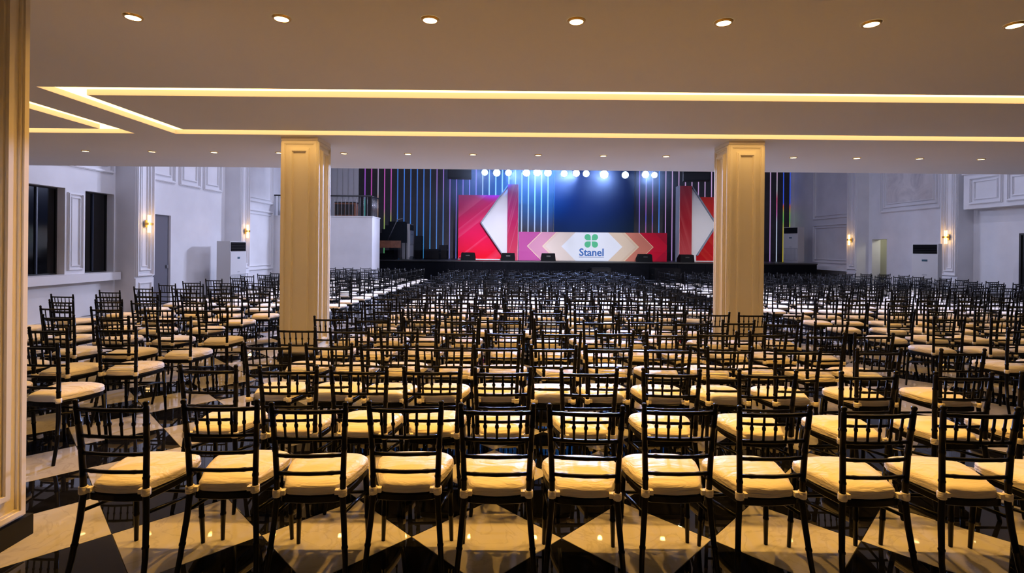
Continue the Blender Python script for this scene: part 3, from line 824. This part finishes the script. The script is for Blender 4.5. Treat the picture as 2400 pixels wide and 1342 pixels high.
# unseen front lamps, added on the gallery parapet to light the set
for k, (x, tx, col, en) in enumerate(((0.5, -0.5, (0.88, 0.84, 1.0), 1.7), (4.0, 4.0, (0.95, 0.95, 1.0), 1.2), (7.5, 9.2, (1.0, 0.90, 0.86), 0.7))):
    e = tag(empty('front_fill_lamp', (x, SOF + 0.25, 4.4)), 'added unseen wash lamp on the gallery parapet, lighting the ' + ('pink wing', 'logo banner', 'deep red wing')[k], 'stage lamp', 'added front fill lamps on the parapet')
    MB().tube([(0, -0.2, 0.03), (0, 0.1, 0)], [0.09, 0.12], 14).build('can', M['blackm'], e)
    MB().box(-0.03, 0.03, -0.25, -0.1, 0.0, 0.2).build('clamp', M['blackm'], e)
    spot('front_fill_beam', (x, SOF + 0.4, 4.38), (tx, PY, 1.3), E_WASH * en, col, 27, 1.0, 0.08, e)
# hung speakers
for px0, px1, py, lab, rz in ((1048, 1103, 418, 'black speaker hung above the pink set wing', 0.1), (1601, 1660, 424, 'black speaker hung above the deep red set wing', -0.25)):
    y = 21.0
    xc = px2x((px0 + px1) / 2, y); z = pz(py, (px0 + px1) / 2, y); w_ = px2x(px1, y) - px2x(px0, y)
    e = tag(empty('hung_speaker', (xc, y, z), rz), lab, 'speaker', 'hung speakers')
    for q in range(3):
        MB().box(-w_ / 2, w_ / 2, -0.2 + .05 * q, 0.3 + .05 * q, q * 0.33, q * 0.33 + 0.31).build('cabinet', M['box'], e)
        MB().box(-w_ / 2 + .03, w_ / 2 - .03, -0.22 + .05 * q, -0.2 + .05 * q, q * 0.33 + .02, q * 0.33 + 0.29).build('grille', M['grill'], e)
    MB().tube([(0, 0.1, 0.97), (0, 0.1, HIGH - z)], 0.015, 6).build('hanging_bar', M['steel'], e)

# ------------------------------------------------------------------ balcony block and stairs left of the stage
bb = tag(empty('stair_balcony', (-7.67, 21.0, 0)), 'white balcony block with metal railing beside the stage', 'balcony')
MB().box(-2.0, 2.0, 0, 1.2, 0, 2.82).build('body', M['wall'], bb)
MB().box(-2.0, 2.02, -0.02, 1.22, 2.82, 2.86).build('coping', M['trimw'], bb)
rt = 3.68
rl = MB().tube([(-2.0, 0.06, rt), (1.94, 0.06, rt)], 0.03, 8).tube([(1.94, 0.06, rt), (1.94, 1.15, rt)], 0.03, 8)
rl.build('handrail', M['blackm'], bb)
bm = MB().tube([(0, 0, 2.86), (0, 0, rt)], 0.013, 6).mesh('baluster', M['steel'])
for i in range(27): link('baluster', bm, bb, (-1.97 + i * 0.15, 0.06, 0))
for i in range(7): link('baluster', bm, bb, (1.94, 0.2 + i * 0.15, 0))
MB().box(1.92, 1.96, 0.04, 0.08, 2.86, rt + .02).build('newel_post', M['blackm'], bb)
cab = tag(empty('wooden_cabinet', (px2x(812, 21.8), 21.75, 2.82)), 'dark brown wooden cabinet behind the balcony railing', 'cabinet')
MB().box(-0.42, 0.42, -0.2, 0.2, 0, 0.62).build('body', M['wood'], cab)
for q in range(4): MB().box(-0.40 + q * 0.2, -0.22 + q * 0.2, -0.215, -0.2, 0.12, 0.56).build('door', M['blackm'], cab)
MB().box(-0.44, 0.44, -0.22, 0.22, 0.62, 0.66).build('top', M['blackm'], cab)
# landing and steps
ld = tag(empty('stair_landing', (-5.79, 23.7, SH)), 'brown wood fronted landing of black steps beside the stage', 'stairs')
MB().box(-0.75, 0.72, 0, 1.3, 0.78, 0.87).build('landing_deck', M['blackc'], ld)
for q in range(3):
    MB().box(-0.75 + q * 0.49, -0.75 + q * 0.49 + 0.485, -0.03, 0.0, 0.54, 0.87).build('fascia_board', M['wood'], ld)
for a in (-0.7, 0.66):
    for b in (0.02, 1.2): MB().box(a, a + .05, b, b + .05, 0, 0.78).build('support_post', M['blackm'], ld)
for q in range(5):
    MB().box(-0.62 + q * 0.16, 0.72, 0.5, 1.3, 0.87 + q * 0.18, 0.87 + (q + 1) * 0.18).build('step', M['blackc'], ld)
for q in range(4):
    MB().box(-0.55 + q * 0.22, -0.33 + q * 0.22, 0.3, 1.1, 0.0, 0.14 + q * 0.14).build('lower_step', M['blackc'], ld)
MB().tube([(-0.72, 0.05, 0.87), (-0.72, 0.05, 1.78), (-0.55, 0.2, 1.95)], 0.028, 8).build('rail_post', M['blackm'], ld)
MB().tube([(0.05, 0.3, 0.9), (0.45, 0.4, 1.85), (0.7, 0.4, 1.9)], 0.022, 8).build('hand_rail', M['steel'], ld)

# ------------------------------------------------------------------ air conditioners
def aircon(x, y, z, rz, label, W_=0.95, D_=0.43, H_=1.80):
    """front faces -y locally"""
    e = tag(empty('air_conditioner', (x, y, z), rz), label, 'air conditioner', 'floor standing air conditioners')
    h, d = W_ / 2, D_ / 2
    MB().box(-h, h, -d + 0.015, d, 0.06, H_).box(-h + .02, h - .02, -d + .04, d - .02, 0, 0.06).build('shell', M['ac'], e)
    MB().box(-h + .005, h - .005, -d, -d + .015, 0.72, H_ - 0.33).build('front_panel', M['ac'], e)
    g_ = MB().box(-h + .03, h - .03, -d + .004, -d + .016, H_ - 0.31, H_ - 0.03).build('air_outlet', M['acdark'], e)
    for q in range(5):
        MB().box(-h + .04, h - .04, -d - .006, -d + .005, H_ - 0.29 + q * 0.052, H_ - 0.282 + q * 0.052).build('louver', M['blackm'], g_)
    g2 = MB().box(-h + .02, h - .02, -d + .002, -d + .016, 0.10, 0.70).build('intake_panel', M['acgrey'], e)
    for q in range(10):
        xx = -h + .05 + q * (W_ - .1) / 9.5
        MB().box(xx, xx + .025, -d - .004, -d + .003, 0.13, 0.67).build('intake_slat', M['ac'], g2)
    MB().box(-0.07, 0.07, -d - .006, -d, H_ - 0.55, H_ - 0.49).build('control_display', M['acblue'], e)
    MB().box(-0.06, 0.06, -d - .003, -d, H_ - 0.98, H_ - 0.95).build('badge', M['acgrey'], e)
    return e
aircon(-8.895, 16.47, 0, PI / 2, 'white floor air conditioner by the left wall, beside the doorway', H_=1.76)
aircon(px2x(2172, 16.2), 16.2, 0, math.radians(-52), 'white floor air conditioner below the pilaster near the side balcony', W_=0.66, H_=1.88)
aircon(px2x(1860, 25.3), 25.3, SH, math.radians(-62), 'white air conditioner at the far stage end beside the light strips', W_=0.75, D_=0.5, H_=1.72)
aircon(px2x(956, 25.9), 25.9, SH, PI / 2, 'slim white air conditioner on the stage beside the brown landing', D_=0.40, H_=1.72)

# ------------------------------------------------------------------ chairs
def rtrap(y, wf, wb, yf, yb):  # half width at depth y
    t = (y - yb) / (yf - yb)
    return wb + (wf - wb) * t
def seat_outline(wf, wb, yf, yb, r, n=5):
    c = [(wf, yf, 0), (-wf, yf, 90), (-wb, yb, 180), (wb, yb, 270)]
    pts = []
    for cx, cy, a0 in c:
        ox = cx - math.copysign(r, cx); oy = cy - math.copysign(r, cy)
        for k in range(n + 1):
            a = math.radians(a0 + 90 * k / n)
            pts.append((ox + r * math.cos(a), oy + r * math.sin(a)))
    return pts
def cushion_outline(wf, wb, yf, yb, rf, rb, n=5, bulge=0.010):
    c = [(wf, yf, 0, rf), (-wf, yf, 90, rf), (-wb, yb, 180, rb), (wb, yb, 270, rb)]
    pts = []
    for cx, cy, a0, r in c:
        ox = cx - math.copysign(r, cx); oy = cy - math.copysign(r, cy)
        for k in range(n + 1):
            a = math.radians(a0 + 90 * k / n)
            pts.append((ox + r * math.cos(a), oy + r * math.sin(a)))
    res = []
    for i, (x, y) in enumerate(pts):     # subdivide the long sides and let them bulge
        x2, y2 = pts[(i + 1) % len(pts)]
        res.append((x, y))
        L = math.hypot(x2 - x, y2 - y)
        if L > 0.09:
            for q in (0.25, 0.5, 0.75):
                b = bulge * math.sin(PI * q) * (1 if L > 0.16 else .6)
                nx_, ny_ = (y2 - y) / L, -(x2 - x) / L
                res.append((x + (x2 - x) * q + nx_ * b, y + (y2 - y) * q + ny_ * b))
    return res
def scaled(pts, s, z, cy=0.0, dz=0):
    return [(x * s, cy + (y - cy) * s, z) for x, y in pts]
def post_path(side):
    return [(side * 0.190, -0.262, 0.0), (side * 0.179, -0.225, 0.15), (side * 0.164, -0.200, 0.32), (side * 0.155, -0.191, 0.44),
            (side * 0.157, -0.193, 0.56), (side * 0.163, -0.200, 0.70), (side * 0.172, -0.217, 0.86)]
def interp(path, z):
    for a, b in zip(path, path[1:]):
        if a[2] <= z <= b[2]:
            t = (z - a[2]) / (b[2] - a[2]); return tuple(a[i] + (b[i] - a[i]) * t for i in range(3))
    return path[-1]
RAILS = (0.855, 0.725, 0.640, 0.555)
def chair_parts(lod):
    """list of (name, MB, material, parent index or None)"""
    n = (8, 6, 4)[lod]
    P = []
    out = cushion_outline(0.197, 0.152, 0.202, -0.186, 0.085, 0.04, (5, 3, 2)[lod])
    seat = MB().rings([scaled(out, .97, .405), scaled(out, 1, .410), scaled(out, 1, .437), scaled(out, .98, .441)], True, False)
    P.append(('seat', seat, 'chair', None))
    co = cushion_outline(0.206, 0.140, 0.214, -0.184, 0.10, 0.05, (6, 3, 2)[lod])
    prof = ([(.92, .441), (.975, .443), (1.0, .449), (.970, .4545), (1.0, .461), (.974, .4665), (.994, .473), (.975, .482), (.935, .490), (.86, .497), (.72, .503), (.5, .508), (.25, .511), (.05, .512)],
            [(.96, .442), (1.0, .455), (.99, .478), (.93, .494), (.6, .502), (.1, .504)], [(.98, .442), (1.0, .46), (.95, .49), (.5, .503)])[lod]
    P.append(('cushion', MB().rings([scaled(co, s, z, 0.01) for s, z in prof], True, True), 'fabric', None))
    if lod < 2:
        for sd in (-1, 1):
            p = interp(post_path(sd), .458)
            st_ = MB()
            if lod == 0:
                st_.rings([[(p[0] + .0205 * math.cos(2 * PI * k / 10) * f, p[1] + .0205 * math.sin(2 * PI * k / 10) * f, z) for k in range(10)] for z, f in ((.441, .9), (.444, 1), (.474, 1), (.477, .9))], True, True)
                st_.box(p[0] - sd * .026 - .012, p[0] - sd * .026 + .012, p[1] - .006, p[1] + .02, .448, .470)
            else:
                st_.cyl((p[0], p[1]), .020, .443, .475, 6)
            P.append(('strap', st_, 'fabric', 1))
    for sd in (-1, 1):
        path = post_path(sd)
        if lod == 0:
            zs = [0, .012, .15, .20, .203, .212, .215, .32, .44, .52, .523, .532, .535, .66, .665, .675, .68, .78, .783, .792, .795, .86, .872, .878, .886, .896, .902]
            rr = [.0105, .0115, .013, .0135, .016, .016, .0135, .0145, .0148, .0142, .0165, .0165, .0142, .0140, .0162, .0162, .0140, .0136, .016, .016, .0136, .0132, .0125, .0095, .0135, .0135, .007]
        elif lod == 1:
            zs = [0, .32, .44, .66, .86, .878, .888, .902]; rr = [.011, .0145, .0148, .014, .0132, .010, .0135, .007]
        else:
            zs = [0, .40, .66, .90]; rr = [.012, .016, .015, .014]
        pts = []
        for z in zs:
            if z <= .86: pts.append(interp(path, z))
            else:
                q = path[-1]; pts.append((q[0] + sd * (z - .86) * .02, q[1] - (z - .86) * .12, z))
        P.append(('rear_leg', MB().tube(pts, rr, n), 'chair', None))
    for sd in (-1, 1):
        a, b = (sd * .178, .172, .41), (sd * .190, .190, 0.0)
        if lod == 0:
            ts = [0, .3, .305, .33, .335, .62, .625, .65, .655, 1]; rr = [.0165, .0155, .0175, .0175, .0152, .0138, .016, .016, .0135, .0105]
        else: ts = [0, 1]; rr = [.0165, .0105]
        P.append(('front_leg', MB().tube([tuple(a[i] + (b[i] - a[i]) * t for i in range(3)) for t in ts], rr, n), 'chair', None))
    for ri, z in enumerate(RAILS):
        a, b = interp(post_path(-1), z), interp(post_path(1), z)
        arc = 0.016
        ts = ([0, .12, .16, .25, .5, .75, .84, .88, 1], [0, .3, .7, 1], [0, 1])[lod]
        rr = ([.0092, .009, .0108, .009, .0098, .009, .0108, .009, .0092], [.0095] * 4, [.010] * 2)[lod]
        if ri == 0: rr = [r * 1.12 for r in rr]
        P.append(('rail', MB().tube([(a[0] + (b[0] - a[0]) * t, a[1] - arc * math.sin(PI * t), z) for t in ts], rr, max(4, n - 2)), 'chair', None))
    for k in range(5):
        t = (k + 1) / 6
        def rp(z):
            a, b = interp(post_path(-1), z), interp(post_path(1), z)
            return (a[0] + (b[0] - a[0]) * t, a[1] - .016 * math.sin(PI * t), z)
        p, q = rp(RAILS[1]), rp(RAILS[0])
        ts = ([0, .42, .46, .54, .58, 1], [0, .5, 1], [0, 1])[lod]
        rr = ([.0062, .0066, .0098, .0098, .0066, .0062], [.006, .008, .006], [.0075] * 2)[lod]
        P.append(('spindle', MB().tube([tuple(p[i] + (q[i] - p[i]) * u for i in range(3)) for u in ts], rr, max(4, n - 2)), 'chair', None))
    for sd in (-1, 1):
        a = interp(post_path(sd), .36)
        P.append(('stretcher', MB().tube([a, (sd * .181, .177, .29)], .009, max(4, n - 2)), 'chair', None))
    if lod < 2: P.append(('stretcher', MB().tube([(-.183, .180, .285), (.183, .180, .285)], .009, max(4, n - 2)), 'chair', None))
    return P
full = [(nm, mb.mesh('chair_' + nm, M[mt]), par_) for nm, mb, mt, par_ in chair_parts(0)]
def joined(parts, pick):
    J = MB()
    for nm, mb, mt, par_ in parts:
        if not pick(nm): continue
        n0 = len(J.v); J.v += mb.v
        for f, s in zip(mb.f, mb.sm):
            J.f.append(tuple(i + n0 for i in f)); J.sm.append(s); J.mi.append(0 if mt == 'chair' else 1)
    return J
P1 = chair_parts(1)
isb = lambda nm: nm in ('rear_leg', 'rail', 'spindle')
mid_back = joined(P1, isb).mesh('chair_back_frame', M['chair'])
mid_seat = joined(P1, lambda nm: nm in ('seat', 'front_leg', 'stretcher')).mesh('chair_seat_frame', M['chair'])
mid_cush = joined(P1, lambda nm: nm in ('cushion', 'strap')).mesh('chair_cushion', [M['chair'], M['fabric']])
low = joined(chair_parts(2), lambda nm: True)

spots = []   # (x, y, rz, label)
DESC = 'black wooden chair with ivory cushion, '
row1 = [-1.885, -1.40, -.965, -.51, -.065, .37, .81, 1.25, 1.745, 2.26, 2.74, 3.2]
def inview(x, y):
    return abs(x) < (1200 / FPX) * (y + 0.2) + 0.22
side = []   # chairs just outside the picture, joined with the far rows
def keep(x, y, rz):
    if abs(x) < (1200 / FPX) * (y + 0.2) + 2.6: side.append((x, y, rz))
def rj(a): return random.uniform(-a, a)
def blocked(x, y):
    for (a, b, c, d) in ((-3.27, -2.775, 7.35, 7.85), (3.07, 3.555, 7.35, 7.85), (-3.215, -2.725, 2.40, 2.905)):
        if a - .29 < x < b + .29 and c - .32 < y < d + .36: return True
    return False
# centre block
row2 = [-1.87, -1.385, -.94, -.50, -.06, .485, 1.01, 1.60, 2.20, 2.80, 3.35]
row3 = [-1.86, -1.40, -.97, -.54, -.11, .32, .75, 1.20, 1.67, 2.19, 2.80, 3.45]
rows = [row1, row2, row3]
for r in range(3, 21):
    g_ = [random.uniform(.44, .53) for _ in range(11)]
    k_ = 5.25 / sum(g_); xx = -1.88 + rj(.10); out_ = [xx]
    for q in g_:
        xx += max(.435, q * k_); out_.append(xx)
    rows.append(out_)
for r in range(21):
    y = 2.69 + r * 0.745
    for c in range(12):
        if c >= len(rows[r]): continue
        x = rows[r][c]
        yy = y + (rj(.02) if r < 3 else rj(.05))
        if blocked(x, yy): continue
        if not inview(x, yy): keep(x, yy, rj(.05)); continue
        spots.append((x, yy, rj(.06), DESC + '%s from left in %s nearest row of centre block' % (ORD[c], ORD[r])))
# left block, counted from the aisle
loff = [rj(.09) for _ in range(20)]
for r in range(20):
    y = 4.12 + r * 0.745
    for c in range(6):
        x = -3.58 - c * 0.60 + loff[r] * min(c, 1) + rj(.055) + 0.02 * r * (1 if c == 0 else 0.6)
        yy = y + rj(.06)
        if blocked(x, yy): continue
        if not inview(x, yy): keep(x, yy, rj(.05)); continue
        spots.append((x, yy, rj(.10) - .03, DESC + '%s from the aisle in %s row of left block' % (ORD[c], ORD[r])))
# right block, counted from the aisle
roff = [rj(.10) for _ in range(17)]
for r in range(17):
    y = 5.38 + r * 0.745
    for c in range(14):
        x = 5.0 + c * 0.56 + roff[r] + rj(.04)
        yy = y + rj(.05)
        if blocked(x, yy): continue
        if not inview(x, yy): keep(x, yy, rj(.05)); continue
        spots.append((x, yy, rj(.07) + .03, DESC + '%s from the aisle in %s row of right block' % (ORD[c], ORD[r])))
spots.sort(key=lambda s: math.hypot(s[0], s[1]))
GROUP = 'black chairs set out in rows for an audience'
NFULL = 96
for i, (x, y, rz, lab) in enumerate(spots[:300]):
    e = tag(empty('banquet_chair', (x, y, 0), rz), lab, 'chair', GROUP)
    if i < NFULL:
        made = []
        for nm, me, par_ in full:
            made.append(link(nm, me, made[par_] if par_ is not None else e))
    else:
        link('seat_frame', mid_seat, e); link('backrest', mid_back, e); link('cushion', mid_cush, e)
rest = MB()
for r in (1, 2):
    for c in range(4): side.append((5.0 + c * 0.56, 5.38 - r * 0.745, 0.03))
for x, y, rz in [t[:3] for t in spots[300:]] + side:
    ca, sa = math.cos(rz), math.sin(rz); n0 = len(rest.v)
    rest.v += [(x + a * ca - b * sa, y + a * sa + b * ca, c) for a, b, c in low.v]
    rest.f += [tuple(i + n0 for i in f) for f in low.f]; rest.sm += low.sm; rest.mi += low.mi
ro = rest.build('far_chair_rows', [M['chair'], M['fabric']])
tag(ro, 'dense far rows of black chairs with pale cushions before the stage', 'chairs', None, 'stuff')
print('chairs', len(spots))

# ------------------------------------------------------------------ thin haze added to imitate lens glare around the truss lamps
hz = bpy.data.materials.new('glare_haze'); hz.use_nodes = True
hn = hz.node_tree; hn.nodes.clear()
vo = hn.nodes.new('ShaderNodeOutputMaterial'); vsct = hn.nodes.new('ShaderNodeVolumeScatter')
vsct.inputs['Density'].default_value = 0.0055; vsct.inputs['Anisotropy'].default_value = 0.6
vsct.inputs['Color'].default_value = (0.7, 0.85, 1.0, 1)
hn.links.new(vsct.outputs[0], vo.inputs['Volume'])
ho = MB().box(-5.0, 12.0, 19.0, 23.2, 1.5, 7.0).build('glare_haze', hz)
tag(ho, 'thin added haze imitating lens glow around the lit stage lamps', 'haze', None, 'stuff')
